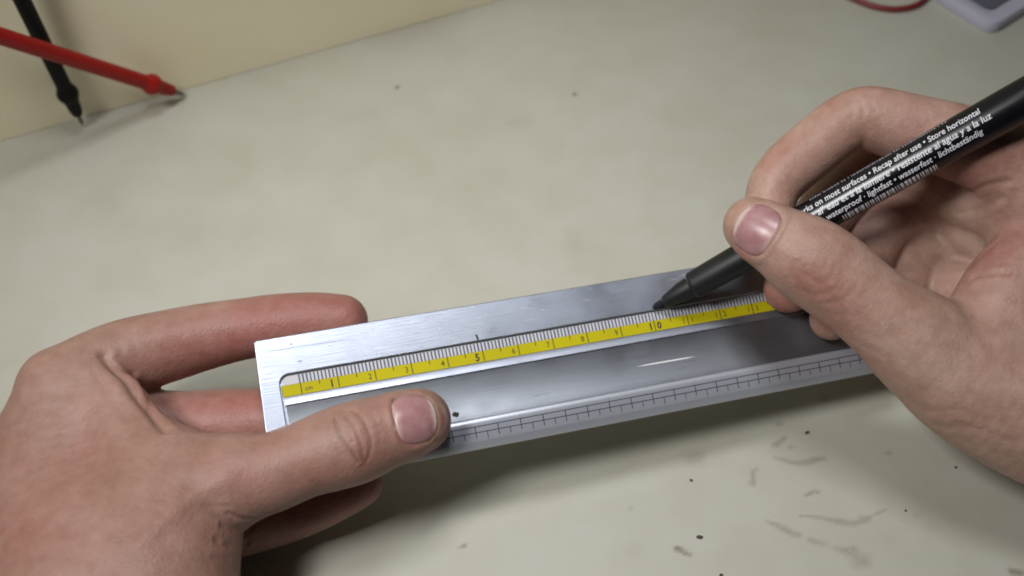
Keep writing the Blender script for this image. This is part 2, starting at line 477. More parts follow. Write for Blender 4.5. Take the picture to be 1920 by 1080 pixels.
prints('half_centimetre_ticks', [(i + 0.5 - 0.012, i + 0.5 + 0.012, 0.004, 0.115) for i in range(0, 14)], M['ink_faint'], parent=yellow_band)
def text_mesh(txt, bold=0.0, shear=0.0):
    c = bpy.data.curves.new('t', 'FONT'); c.body = txt; c.size = 1.0; c.offset = bold; c.resolution_u = 3; c.shear = shear
    o = bpy.data.objects.new('t', c); COL.objects.link(o)
    dg = bpy.context.evaluated_depsgraph_get(); dg.update()
    me = o.evaluated_get(dg).to_mesh()
    V = np.array([v.co[:] for v in me.vertices]); F = [tuple(p.vertices) for p in me.polygons]
    o.evaluated_get(dg).to_mesh_clear(); bpy.data.objects.remove(o); bpy.data.curves.remove(c)
    return V, F
def numeral(txt, uc, vc, height, mat, bold, aspect=0.9, name='numeral'):
    V, F = text_mesh(txt, bold)
    lo, hi = V.min(0), V.max(0); c = (lo + hi) / 2; s = height / (hi[1] - lo[1])
    pts = [rul(uc + (x - c[0]) * s * aspect, vc - (y - c[1]) * s, HT + 0.0014) for x, y, _ in V]
    return mesh(name, pts, F, mat, yellow_band)
for i in range(1, 14):
    big = i in (1, 5, 10)
    if i < 10:
        numeral(str(i), i - 0.18 if big else i - 0.15, 0.155 if not big else 0.16, 0.215 if big else 0.16, M['ink'] if big else M['ink_faint'], 0.032 if big else 0.006)
    else:
        numeral(str(i)[0], i - 0.12, 0.155, 0.21 if big else 0.165, M['ink'] if big else M['ink_faint'], 0.034 if big else 0.006)
        numeral(str(i)[1], i + 0.135, 0.155, 0.21 if big else 0.165, M['ink'] if big else M['ink_faint'], 0.034 if big else 0.006)
numeral('cm', 0.20, 0.19, 0.085, M['ink_faint'], 0.01, 1.0, 'lettering')
# inch grid
g = []
q0 = 4.96 - 0.635 * 8
for i in range(0, 27):
    u = q0 + 0.635 * i; tall = (i % 4 == 1)
    g.append((u - 0.012, u + 0.012, 1.945 if tall else 2.035, 2.44))
    u2 = u + 0.3175
    if u2 < U1 - .1: g.append((u2 - 0.010, u2 + 0.010, 2.195, 2.35 + 0.09 * (i % 2)))
prints('inch_ticks', [x for x in g if x[1] < U1], M['grid'], 0.0022, strip_h, scale_strip)
prints('scale_line', [(-0.9, U1 - .05, 2.028, 2.050)], M['grid'], 0.0030, strip_h, scale_strip)
prints('scale_line', [(-0.9, U1 - .05, 2.185, 2.207)], M['grid'], 0.0030, strip_h, scale_strip)
# marks on the metal: pen stroke, scratches, worn print, ink smudge with the thumb's shadow painted in
def surf_quad(name, P, mat):
    return mesh(name, P, [tuple(range(len(P)))], mat, ruler)
surf_quad('ink_mark', [rul(4.875, -0.46, .0015), rul(4.92, -0.47, .0015), rul(4.945, -0.40, .0015), rul(4.955, -0.30, .0015), rul(4.905, -0.295, .0015), rul(4.888, -0.38, .0015)], M['ink'])
def ch_h(v): return float(np.interp(v, [p[0] for p in ch], [p[1] for p in ch]))
def scratch(u0, v0, u1, v1, w, hf, mat='scratch'):
    P = []
    n = 6
    for i in range(n + 1):
        t = i / n; v = v0 + (v1 - v0) * t; P.append(rul(u0 + (u1 - u0) * t, v - w * math.sin(math.pi * t) ** .5, hf(v) + .0018))
    for i in range(n - 1, 0, -1):
        t = i / n; v = v0 + (v1 - v0) * t; P.append(rul(u0 + (u1 - u0) * t, v + w * math.sin(math.pi * t) ** .5, hf(v) + .0018))
    surf_quad('scratch', P, M[mat])
scratch(9.15, 1.20, 10.98, 1.22, 0.017, ch_h)
scratch(2.3, -0.62, 2.32, -0.45, 0.008, lambda v: 0); scratch(2.05, -0.95, 2.3, -0.955, 0.006, lambda v: 0)
for q in range(22):
    u_, v_ = random.uniform(-0.8, 13), random.uniform(-1.2, -0.35); scratch(u_, v_, u_ + random.uniform(.1, .7), v_ + random.uniform(-.02, .02), .0035, lambda v: 0, random.choice(['tick', 'scratch', 'scratch']))
for q in range(6):
    u_, v_ = random.uniform(4, 14), random.uniform(.75, 1.6); scratch(u_, v_, u_ + random.uniform(.1, .9), v_ + random.uniform(-.04, .04), .0045, ch_h, 'tick')
scratch(-0.93, -0.97, 1.6, -0.93, 0.006, lambda v: 0, 'tick'); scratch(-0.08, -1.06, -0.03, -1.06, 0.02, lambda v: 0, 'tick')
scratch(0.02, -0.56, 0.16, -0.565, 0.012, lambda v: 0, 'tick'); scratch(0.09, -0.55, 0.11, -0.44, 0.012, lambda v: 0, 'tick')
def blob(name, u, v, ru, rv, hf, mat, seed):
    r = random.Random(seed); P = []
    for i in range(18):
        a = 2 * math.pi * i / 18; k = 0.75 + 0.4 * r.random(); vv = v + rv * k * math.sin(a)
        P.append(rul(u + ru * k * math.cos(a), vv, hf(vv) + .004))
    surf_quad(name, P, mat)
blob('smudge_and_shadow', 3.90, 1.60, 0.10, 0.08, lambda v: ch_h(min(v, 1.79)), M['crumb'], 3)  # smudge and the thumb tip's contact shadow, drawn as one dark patch

# ------------------------------------------------------------------ implicit-surface modelling for the hands
class SDF:
    def __init__(s, lo, hi, h):
        s.lo = np.array(lo, float); s.h = h
        s.shape = tuple(np.ceil((np.array(hi) - s.lo) / h).astype(int) + 1)
        s.ax = [(s.lo[i] + h * np.arange(s.shape[i])).astype(np.float32) for i in range(3)]
        s.D = np.full(s.shape, 9.0, np.float32)
    def box(s, lo, hi):
        sl = []
        for i in range(3):
            a = int(np.floor((lo[i] - s.lo[i]) / s.h)); b = int(np.ceil((hi[i] - s.lo[i]) / s.h)) + 1
            a = max(a, 0); b = min(b, s.shape[i])
            if b <= a: return None
            sl.append(slice(a, b))
        return tuple(sl)
    def grids(s, sl):
        return s.ax[0][sl[0]][:, None, None], s.ax[1][sl[1]][None, :, None], s.ax[2][sl[2]][None, None, :]
    def chain(s, P, k=0.12, pad=0.5, target=None):
        """P: n x 4 (xyz cm, radius); hard union inside the chain, smooth union with what is there"""
        P = np.array(P, np.float32)
        lo = (P[:, :3] - P[:, 3:]).min(0) - pad - k; hi = (P[:, :3] + P[:, 3:]).max(0) + pad + k
        sl = s.box(lo, hi)
        if sl is None: return
        X, Y, Z = s.grids(sl)
        d = np.full(s.D[sl].shape, 9.0, np.float32)
        for a, b in zip(P, P[1:]):
            l2 = (a[:3] - np.float32(0)); sub = s.box(np.minimum(a[:3] - a[3], b[:3] - b[3]) - pad - k, np.maximum(a[:3] + a[3], b[:3] + b[3]) + pad + k)
            if sub is None: continue
            rel = tuple(slice(q.start - w.start, q.stop - w.start) for q, w in zip(sub, sl))
            x, y, z = X[rel[0]], Y[:, rel[1]], Z[:, :, rel[2]]
            ba = b[:3] - a[:3]; L = float(ba @ ba) + 1e-9
            px, py, pz = x - a[0], y - a[1], z - a[2]
            t = np.clip((px * ba[0] + py * ba[1] + pz * ba[2]) / L, 0, 1)
            e = np.sqrt((px - t * ba[0]) ** 2 + (py - t * ba[1]) ** 2 + (pz - t * ba[2]) ** 2) - (a[3] + t * (b[3] - a[3]))
            d[rel] = np.minimum(d[rel], e)
        s.merge(sl, d, k)
    def merge(s, sl, d, k):
        A = s.D[sl]; hh = np.clip(0.5 + 0.5 * (A - d) / k, 0, 1)
        s.D[sl] = A * (1 - hh) + d * hh - k * hh * (1 - hh)
    def ellipsoid(s, c, axes, rad, k=0.3, pad=0.4, cut=False):
        """axes: 3x3 rows orthonormal; rad: three radii"""
        c = np.array(c); R = max(rad) + pad + k
        sl = s.box(c - R, c + R)
        if sl is None: return
        X, Y, Z = s.grids(sl); x, y, z = X - c[0], Y - c[1], Z - c[2]
        q = [(x * a[0] + y * a[1] + z * a[2]) / r for a, r in zip(axes, rad)]
        q2 = [(x * a[0] + y * a[1] + z * a[2]) / (r * r) for a, r in zip(axes, rad)]
        k0 = np.sqrt(q[0] ** 2 + q[1] ** 2 + q[2] ** 2); k1 = np.sqrt(q2[0] ** 2 + q2[1] ** 2 + q2[2] ** 2) + 1e-6
        d = (k0 * (k0 - 1) / k1).astype(np.float32)
        if cut:
            A = s.D[sl]; d = -d; hh = np.clip(0.5 - 0.5 * (A - d) / k, 0, 1)
            s.D[sl] = A * (1 - hh) + d * hh + k * hh * (1 - hh)
        else: s.merge(sl, d, k)
    def mesh(s):
        D = s.D; D[0] = D[-1] = 0.02; D[:, 0] = D[:, -1] = 0.02; D[:, :, 0] = D[:, :, -1] = 0.02
        S = D < 0; n = np.array(D.shape) - 1
        cnt = np.zeros(tuple(n), np.int8)
        for i in (0, 1):
            for j in (0, 1):
                for k in (0, 1): cnt += S[i:i + n[0], j:j + n[1], k:k + n[2]]
        act = np.argwhere((cnt > 0) & (cnt < 8))
        vid = np.full(tuple(n), -1, np.int32); vid[tuple(act.T)] = np.arange(len(act))
        acc = np.zeros((len(act), 3)); num = np.zeros(len(act))
        cs = [(i, j, k) for i in (0, 1) for j in (0, 1) for k in (0, 1)]
        val = {c: D[act[:, 0] + c[0], act[:, 1] + c[1], act[:, 2] + c[2]] for c in cs}
        for a in cs:
            for ax in range(3):
                if a[ax]: continue
                b = list(a); b[ax] = 1; b = tuple(b)
                va, vb = val[a], val[b]; cr = (va < 0) != (vb < 0)
                t = np.where(cr, va / np.where(cr, va - vb, 1), 0)
                p = np.tile(np.array(a, float), (len(act), 1)); p[:, ax] += t
                acc[cr] += p[cr]; num[cr] += 1
        V = s.lo + s.h * (act + acc / num[:, None])
        F = []
        for ax in range(3):
            sa = [slice(0, -1) if i == ax else slice(1, -1) for i in range(3)]
            sb = [slice(1, None) if i == ax else slice(1, -1) for i in range(3)]
            A, B = S[tuple(sa)], S[tuple(sb)]
            e = np.argwhere(A != B)
            off = np.array([0 if i == ax else 1 for i in range(3)]); e0 = e + off
            o1, o2 = [(1, 2), (2, 0), (0, 1)][ax]
            def cell(d1, d2):
                c = e0.copy(); c[:, o1] -= d1; c[:, o2] -= d2; return vid[tuple(c.T)]
            q = np.stack([cell(1, 1), cell(0, 1), cell(0, 0), cell(1, 0)], 1)
            flip = ~A[tuple(e.T)]
            q[flip] = q[flip][:, ::-1]; F.append(q)
        return V, np.vstack(F)
def smooth(V, F, it=2, lam=0.5, mu=-0.52):
    E = np.vstack([F[:, [0, 1]], F[:, [1, 2]], F[:, [2, 3]], F[:, [3, 0]]])
    deg = np.bincount(E.ravel(), minlength=len(V)).astype(float)
    for _ in range(it):
        for f in (lam, mu):
            A = np.zeros_like(V)
            for c in range(3):
                A[:, c] = np.bincount(E[:, 0], V[E[:, 1], c], len(V)) + np.bincount(E[:, 1], V[E[:, 0], c], len(V))
            V = V + f * (A / deg[:, None] - V)
    return V
def vnormals(V, F):
    n = np.cross(V[F[:, 2]] - V[F[:, 0]], V[F[:, 3]] - V[F[:, 1]])
    N = np.zeros_like(V)
    for i in range(4):
        for c in range(3): N[:, c] += np.bincount(F[:, i], n[:, c], len(V))
    return N / (np.linalg.norm(N, axis=1, keepdims=True) + 1e-12)
def px_chain(L, sub=6):
    """(px, py, dz, radius in pixels) -> smooth chain in centimetres"""
    P = []
    for px, py, dz, r in L:
        Z = plane_depth(px, py) - dz; P.append((*at_depth(px, py, Z), r * Z / FPX))
    return catmull(P, sub)

class Hand:
    def __init__(s, lo, hi, h): s.f = SDF(lo, hi, h)
    def finger(s, L, k=0.12, sub=6): s.f.chain(px_chain(L, sub), k)
    def bulge(s, px, py, dz, rpx, flat=(1, 1, 1), ang=0.0, k=0.3, cut=False):
        Z = plane_depth(px, py) - dz; c = at_depth(px, py, Z); r = rpx * Z / FPX
        a = math.radians(ang); ax = math.cos(a) * RIGHT - math.sin(a) * UP; ay = math.sin(a) * RIGHT + math.cos(a) * UP
        s.f.ellipsoid(c, [ax, ay, FWD], [r * q for q in flat], k, cut=cut)
    def finish(s):
        s.V, s.F = s.f.mesh(); s.V = smooth(s.V, s.F, 3); s.N = vnormals(s.V, s.F)
        s.f = None
        s.red = np.zeros(len(s.V)); s.dark = np.zeros(len(s.V)); s.dry = np.zeros(len(s.V)); s.disp = np.zeros(len(s.V))
        s.bvh = BVHTree.FromPolygons([Vector(v) for v in s.V], s.F.tolist())
    def hit(s, px, py):
        loc, nor, i, d = s.bvh.ray_cast(Vector(CAM), Vector(ray(px, py)).normalized())
        return (None, None) if loc is None else (np.array(loc), np.array(nor))
    def line_dist(s, L, R):
        P = [s.hit(*q[:2])[0] for q in L]; P = [p for p in P if p is not None]
        if not P: return None, None
        if len(P) > 2: P = list(catmull(P, 4))
        P = np.array(P); lo, hi = P.min(0) - R, P.max(0) + R
        ids = np.where(((s.V > lo) & (s.V < hi)).all(1))[0]
        Q = s.V[ids]; d = np.full(len(ids), 9.0)
        if len(P) == 1: return ids, np.linalg.norm(Q - P[0], axis=1)
        for i, (a, b) in enumerate(zip(P, P[1:])):
            ba = b - a; t = np.clip((Q - a) @ ba / (ba @ ba + 1e-9), 0, 1)
            d = np.minimum(d, np.linalg.norm(Q - a - t[:, None] * ba, axis=1))
        return ids, d
    def crease(s, L, depth=0.05, w=0.06, dark=0.0):
        ids, d = s.line_dist(L, 4 * w)
        if ids is None: return
        g = np.exp(-(d / w) ** 2); s.disp[ids] -= depth * g
        s.disp[ids] += 0.35 * depth * np.exp(-((d - 1.9 * w) / w) ** 2)
        if dark: s.dark[ids] = np.maximum(s.dark[ids], dark * np.exp(-(d / (w * .8)) ** 2))  # crease lines darkened in colour, partly standing in for shade in the fold
    def ridge(s, L, height=0.05, w=0.15):
        ids, d = s.line_dist(L, 3 * w)
        if ids is not None: s.disp[ids] += height * np.exp(-(d / w) ** 2)
    def paint(s, which, L, amount, R):
        ids, d = s.line_dist(L, 3 * R)
        if ids is None: return
        a = getattr(s, which); a[ids] = np.clip(a[ids] + amount * np.exp(-(d / R) ** 2), 0, 1)
    def nail_frame(s, c, tipdir, tilt=None):
        p, n = s.hit(*c); q, _ = s.hit(c[0] + tipdir[0], c[1] + tipdir[1])
        acc = n.copy()
        for dx in (-14, 0, 14):
            for dy in (-14, 0, 14):
                m = s.hit(c[0] + dx, c[1] + dy)[1]
                if m is not None: acc += m
        n = acc / np.linalg.norm(acc)
        d = (RIGHT * tipdir[0] - UP * tipdir[1]); d = d - n * (d @ n); d /= np.linalg.norm(d)
        return p, d, np.cross(n, d), n
    def nail(s, c, tipdir, length, width, sink=0.03):
        """press the nail bed into the fingertip, raise its fold and remember the plate"""
        p, d, w, n = s.nail_frame(c, tipdir)
        rel = s.V - p; a, b, hgt = rel @ d, rel @ w, rel @ n
        L2, W2 = length / 2, width / 2
        rr = (np.abs(a / L2) ** 2.8 + np.abs(b / W2) ** 2.8) ** (1 / 2.8)
        near = (np.abs(hgt) < 0.7) & (s.N @ n > -0.1)
        s.disp -= near * sink * (rr < 1.0)
        fold = np.exp(-((rr - 1.16) / 0.13) ** 2) * np.where(a < L2 * 0.75, 1.0, 0.35)
        s.disp += near * 0.040 * fold
        s.plates = getattr(s, 'plates', []) + [(p, d, w, n, L2, W2)]
    def build(s, name, label, mat, nailmat):
        V = s.V + s.N * s.disp[:, None]
        me = bpy.data.meshes.new(name); me.vertices.add(len(V)); me.vertices.foreach_set('co', (V * CM).ravel())
        F = s.F; me.loops.add(F.size); me.loops.foreach_set('vertex_index', F.ravel().astype(np.int32))
        me.polygons.add(len(F)); me.polygons.foreach_set('loop_start', np.arange(0, F.size, 4)); me.polygons.foreach_set('loop_total', np.full(len(F), 4))
        me.update(calc_edges=True)
        for an in ('red', 'dark', 'dry'):
            a = me.attributes.new(an, 'FLOAT', 'POINT'); a.data.foreach_set('value', getattr(s, an).astype(np.float32))
        o = link(name, me, mat, None, True); props(o, label, 'hand')
        bvh = BVHTree.FromPolygons([Vector(v) for v in s.V], F.tolist())
        for (p, d, w, n, L2, W2) in getattr(s, 'plates', []):
            NA, NB = 19, 21; P, E = [], []
            for i in range(NA):
                for j in range(NB):
                    x, y = -1 + 2 * i / (NA - 1), -1 + 2 * j / (NB - 1)
                    # square grid pressed onto a rounded nail outline
                    k = max(abs(x), abs(y)); r = (abs(x) ** 2.8 + abs(y) ** 2.8) ** (1 / 2.8) + 1e-9
                    x2, y2 = x * k / r, y * k / r
                    q = p + d * x2 * L2 + w * y2 * W2
                    hit = bvh.ray_cast(Vector(q + n * 1.0), Vector(-n), 3.0)[0]
                    base = np.array(hit) if hit is not None else q
                    rel = math.hypot(x2, 0) ; lift = 0.012 + 0.022 * (1 - min(1, k) ** 4)
                    P.append(base + n * lift)
                    e = max(0.0, (x2 - 0.74) / 0.16) if x2 > 0 else max(0.0, (-x2 - 0.72) / 0.28) * 0.35
                    E.append(min(0.6, e))
            Fq = [(i * NB + j, (i + 1) * NB + j, (i + 1) * NB + j + 1, i * NB + j + 1) for i in range(NA - 1) for j in range(NB - 1)]
            m0 = len(P); P += [q - n * 0.07 for q in P[:m0]]; E += E
            rim = [(i, 0) for i in range(NA)] + [(NA - 1, j) for j in range(1, NB)] + [(i, NB - 1) for i in range(NA - 2, -1, -1)] + [(0, j) for j in range(NB - 2, 0, -1)]
            rid = [i * NB + j for i, j in rim]
            Fq += [(rid[t], rid[(t + 1) % len(rid)], rid[(t + 1) % len(rid)] + m0, rid[t] + m0) for t in range(len(rid))]
            no = mesh('fingernail', P, Fq, nailmat, o, True)
            a = no.data.attributes.new('edge', 'FLOAT', 'POINT'); a.data.foreach_set('value', np.array(E, np.float32))
            bm = bmesh.new(); bm.from_mesh(no.data); bmesh.ops.recalc_face_normals(bm, faces=bm.faces); bm.to_mesh(no.data); bm.free()
        return o

def bounds(L, pad):
    P = np.array([pt(*q) for q in L]); return P.min(0) - pad, P.max(0) + pad

# ------------------------------------------------------------------ the hand holding the ruler
def build_holding_hand():
    lo, hi = bounds([(-330, 1350, -2), (-330, 700, -3), (880, 560, 1.2), (880, 1000, -2.6), (250, 1380, 2.4), (700, 600, -2.6), (150, 1000, 1.8)], 1.0)
    H = Hand(lo, hi, 0.053)
    # forearm and the back of the hand
    H.finger([(105, 735, -1.6, 74), (95, 900, -1.3, 100), (105, 1060, -0.6, 135), (110, 1240, 0.3, 165), (80, 1500, 1.4, 190)], .3)
    H.finger([(150, 770, -2.2, 78), (170, 900, -1.9, 108), (190, 1060, -1.0, 135), (200, 1300, .1, 155), (190, 1500, 1.4, 175)], 1.0)
    H.finger([(60, 860, -2.4, 88), (60, 1050, -1.7, 110), (80, 1300, -.6, 140)], 1.0)
    # thumb metacarpal and its muscle
    H.finger([(300, 905, -0.55, 88), (230, 990, -0.5, 110), (200, 1120, -0.2, 140)], 1.1)
    H.finger([(430, 900, 0.0, 84), (350, 955, -0.2, 112), (300, 1040, -.2, 150), (270, 1180, .1, 170), (240, 1400, .9, 180)], 0.9)
    # web between thumb and index
    H.finger([(225, 755, -0.9, 44), (265, 820, -0.6, 52), (330, 868, -0.35, 60)], 0.7)
    H.finger([(170, 730, -1.25, 52), (215, 820, -1.0, 70), (270, 900, -0.7, 80)], 0.8)
    # thumb
    H.finger([(430, 900, 0.0, 84), (500, 888, 0.25, 76), (570, 862, 0.45, 72), (625, 843, 0.58, 77), (668, 829, 0.66, 78), (715, 812, 0.68, 71), (752, 800, 0.66, 68), (785, 789, 0.60, 61)], .35)
    # index finger behind the ruler
    H.finger([(112, 718, -1.65, 66), (180, 690, -1.85, 71), (240, 668, -2.05, 71), (310, 650, -2.15, 68), (380, 632, -2.1, 63), (450, 618, -1.9, 58), (520, 608, -1.7, 57), (590, 603, -1.5, 55), (640, 602, -1.35, 50)], .30)
    # middle finger seen through the gap, its tip under the ruler
    H.finger([(150, 790, -2.5, 72), (240, 800, -2.8, 74), (330, 803, -2.8, 70), (420, 795, -2.5, 66), (500, 790, -2.1, 62), (600, 775, -1.6, 58), (670, 765, -1.4, 52)], .25)
    # ring and little finger curling under the lower edge
    H.finger([(170, 930, -2.9, 74), (300, 925, -3.0, 68), (420, 900, -2.8, 64), (540, 878, -2.2, 60), (640, 855, -1.6, 54), (690, 842, -1.4, 48)], .25)
    H.finger([(190, 1030, -2.2, 72), (320, 1012, -2.35, 64), (450, 985, -2.3, 59), (560, 955, -2.1, 54), (640, 924, -1.7, 47), (678, 908, -1.5, 40)], .25)
    # palm side
    H.finger([(200, 880, -2.2, 90), (290, 980, -1.7, 98), (280, 1120, -.6, 125)], .8)
    H.finish()
    # folds of the web and the thumb base
    H.crease([(196, 668), (222, 700), (252, 736), (284, 776), (308, 806)], .085, .15)
    H.crease([(222, 672), (250, 700), (272, 735), (284, 765)], .035, .10)
    H.crease([(180, 700), (205, 740), (240, 785)], .02, .12); H.crease([(160, 660), (190, 650), (225, 655)], .02, .12)
    H.crease([(415, 985), (440, 992), (470, 992)], .035, .07); H.crease([(428, 962), (452, 972), (478, 973)], .028, .06); H.crease([(405, 1012), (430, 1022), (462, 1020)], .035, .08)
    H.crease([(400, 1045), (430, 1050), (460, 1046)], .02, .07); H.crease([(380, 950), (430, 950)], .014, .06)
    # thumb knuckle wrinkles
    H.crease([(626, 785), (632, 806), (644, 826), (658, 846), (672, 866)], .024, .05, .62)
    H.crease([(660, 770), (680, 788), (691, 812), (695, 835), (690, 858), (678, 874)], .024, .05, .62)
    H.crease([(648, 782), (662, 802), (672, 822), (678, 845), (680, 862)], .024, .05, .55)
    H.crease([(640, 772), (672, 774)], .012, .05, .2); H.crease([(652, 800), (662, 828)], .012, .05, .2); H.crease([(612, 800), (622, 825), (640, 850)], .008, .06, .1)
    H.crease([(700, 780), (712, 805), (714, 830)], .008, .06, .1); H.crease([(716, 790), (724, 812)], .006, .05, .1)
    H.ridge([(668, 805), (672, 845)], .03, .22)
    # tendons and veins over the back of the hand
    H.ridge([(130, 760), (120, 850), (110, 960), (110, 1060)], .05, .30); H.ridge([(420, 900), (340, 950), (270, 1010)], .05, .25)
    H.ridge([(60, 820), (70, 900), (50, 980), (70, 1060)], .025, .12); H.ridge([(240, 870), (200, 930), (210, 1000), (180, 1070)], .022, .12)
    for q in range(26):
        x, y = random.uniform(10, 420), random.uniform(780, 1070); a = random.uniform(0.2, 1.1); L = random.uniform(14, 40)
        H.crease([(x, y), (x + L * math.cos(a), y - L * math.sin(a))], .004, .05)
    # nail
    H.nail((781, 782), (0.965, -0.26), 1.16, 1.28)
    H.paint('dark', [(738, 752)], .75, .10); H.paint('dry', [(752, 760), (760, 778), (767, 790)], .75, .045); H.paint('dry', [(748, 795), (742, 803)], .6, .06)
    H.paint('dry', [(826, 760), (838, 785), (826, 815)], .35, .07); H.paint('dry', [(800, 842), (815, 832)], .4, .06); H.paint('red', [(750, 822), (770, 832)], .7, .10)
    H.paint('red', [(838, 800), (820, 835), (790, 850)], .8, .26); H.paint('red', [(720, 740), (760, 728)], .3, .3)
    H.paint('red', [(480, 600), (560, 590), (640, 580), (680, 580)], .75, .7); H.paint('red', [(330, 660), (420, 650)], .6, .9); H.paint('red', [(350, 780), (450, 770)], .7, .8)  # finger redness; along the index it also stands in for shade
    H.paint('red', [(560, 965), (640, 940), (700, 915)], .8, .6); H.paint('red', [(420, 880), (450, 900)], .35, .6); H.paint('red', [(300, 1000), (200, 1050)], .18, 1.6)
    H.paint('red', [(250, 700), (290, 760)], .3, .5); H.paint('dark', [(370, 690), (440, 670)], .12, .5)  # the dark along the index finger's lower edge is painted-in shade
    return H.build('hand', 'bare hand gripping the left end of the ruler, thumb pressed on its face', M['skin_l'], M['nail'])

# ------------------------------------------------------------------ the marker pen
PEN_A = pt(1225, 577, 0.02); PEN_B = pt(1920, 187, 7.3)
PEN_AX = (PEN_B - PEN_A) / np.linalg.norm(PEN_B - PEN_A)
def project(P):
    r = P - CAM; z = r @ FWD; return 960 + FPX * (r @ RIGHT) / z, 540 - FPX * (r @ UP) / z
def pen_t(px):
    a, b = 0.0, 20.0
    for _ in range(50):
        m = (a + b) / 2
        if project(PEN_A + PEN_AX * m)[0] < px: a = m
        else: b = m
    return a
def build_pen():
    root = empty('marker_pen', PEN_A)
    props(root, 'black permanent marker with small white print, its tip on the ruler', 'marker')
    tb = pen_t(1440)
    R0, R1 = 0.49, 0.545; TE = 14.6
    lathe('nib', PEN_A, PEN_B, [(0, .045), (.03, .075), (.12, .095), (.50, .115)], M['felt'], root, 20, 50)
    t1, t2 = pen_t(1243), pen_t(1297)
    lathe('tip_cone', PEN_A, PEN_B, [(t1, .12), (t1 + .02, .155), (t1 + .12, .19), (t2 - .35, .285), (t2, .305)], M['cone'], root, 36, 50)
    lathe('grip', PEN_A, PEN_B, [(t2 - .02, .33), (t2 + .02, .375), (t2 + .10, .395), (tb - .05, .45), (tb, .452)], M['cone'], root, 40, 50)
    body = lathe('barrel', PEN_A, PEN_B, [(tb, .46), (tb + .04, R0 - .008), (tb + .1, R0), (pen_t(1900), R1), (TE - .1, R1), (TE, R1 - .05)], M['barrel'], root, 56, 50)
    def rad(t): return float(np.interp(t, [tb, pen_t(1900)], [R0, R1]))
    view = CAM - pt(1700, 310, 5.0); e0 = view - PEN_AX * (view @ PEN_AX); e0 /= np.linalg.norm(e0)
    e1 = np.cross(PEN_AX, e0)
    if e1 @ UP < 0: e1 = -e1
    def wrap(t, an):
        return PEN_A + PEN_AX * t + (rad(t) + 0.009) * (math.cos(an) * e0 + math.sin(an) * e1)
    def line(txt, x0, x1, deg, hgt, mat, bold=0.010, name='print_line'):
        V, F = text_mesh(txt, bold, 0.15); t0, t1 = pen_t(x0), pen_t(x1)
        lo, hi = V.min(0), V.max(0); s = hgt / 0.70
        P = []
        for x, y, _ in V:
            t = t0 + (x - lo[0]) / (hi[0] - lo[0]) * (t1 - t0)
            P.append(wrap(t, math.radians(deg) + (y - 0.33) * s / rad(t)))
        return mesh(name, P, F, mat, body)
    # the topmost line shows only as a row of broken dashes on the edge of the barrel
    r = random.Random(9); x = pen_t(1535); V, F = [], []
    while x < pen_t(1795):
        w = r.uniform(.03, .07); b = len(V)
        V += [wrap(x, math.radians(62)), wrap(x + w, math.radians(62)), wrap(x + w, math.radians(62 + r.uniform(7, 14))), wrap(x, math.radians(74))]
        F.append((b, b + 1, b + 2, b + 3)); x += w + r.choice([.02, .03, .03, .07])
    mesh('print_line', V, F, M['print_dim'], body)
    line('Works on most surfaces \u2022 Recap after use \u2022 Store horizontal', 1497, 1846, 36, .178, M['print'])
    line("r\u00e9sistant al' eau et \u00e0 la lumiere \u2022 resistente al agua y a la luz", 1480, 1858, 8, .172, M['print'])
    line('waterproof \u00b7 lightfast \u2022 wasserfest \u00b7 lichtbest\u00e4ndig', 1545, 1833, -19, .16, M['print'])
    r = random.Random(4); x = pen_t(1568); xe = pen_t(1741); V, F = [], []
    while x < xe:
        w = r.choice([.028, .028, .045, .06, .08]);
        b = len(V)
        for t in (x, x + w):
            for k in range(5): V.append(wrap(t, math.radians(-40 - 26 * k / 4)))
        for k in range(4): F.append((b + k, b + 5 + k, b + 6 + k, b + k + 1))
        x += w + r.choice([.022, .03, .045, .045])
    mesh('barcode', V, F, M['print'], body)
    return root
build_pen()

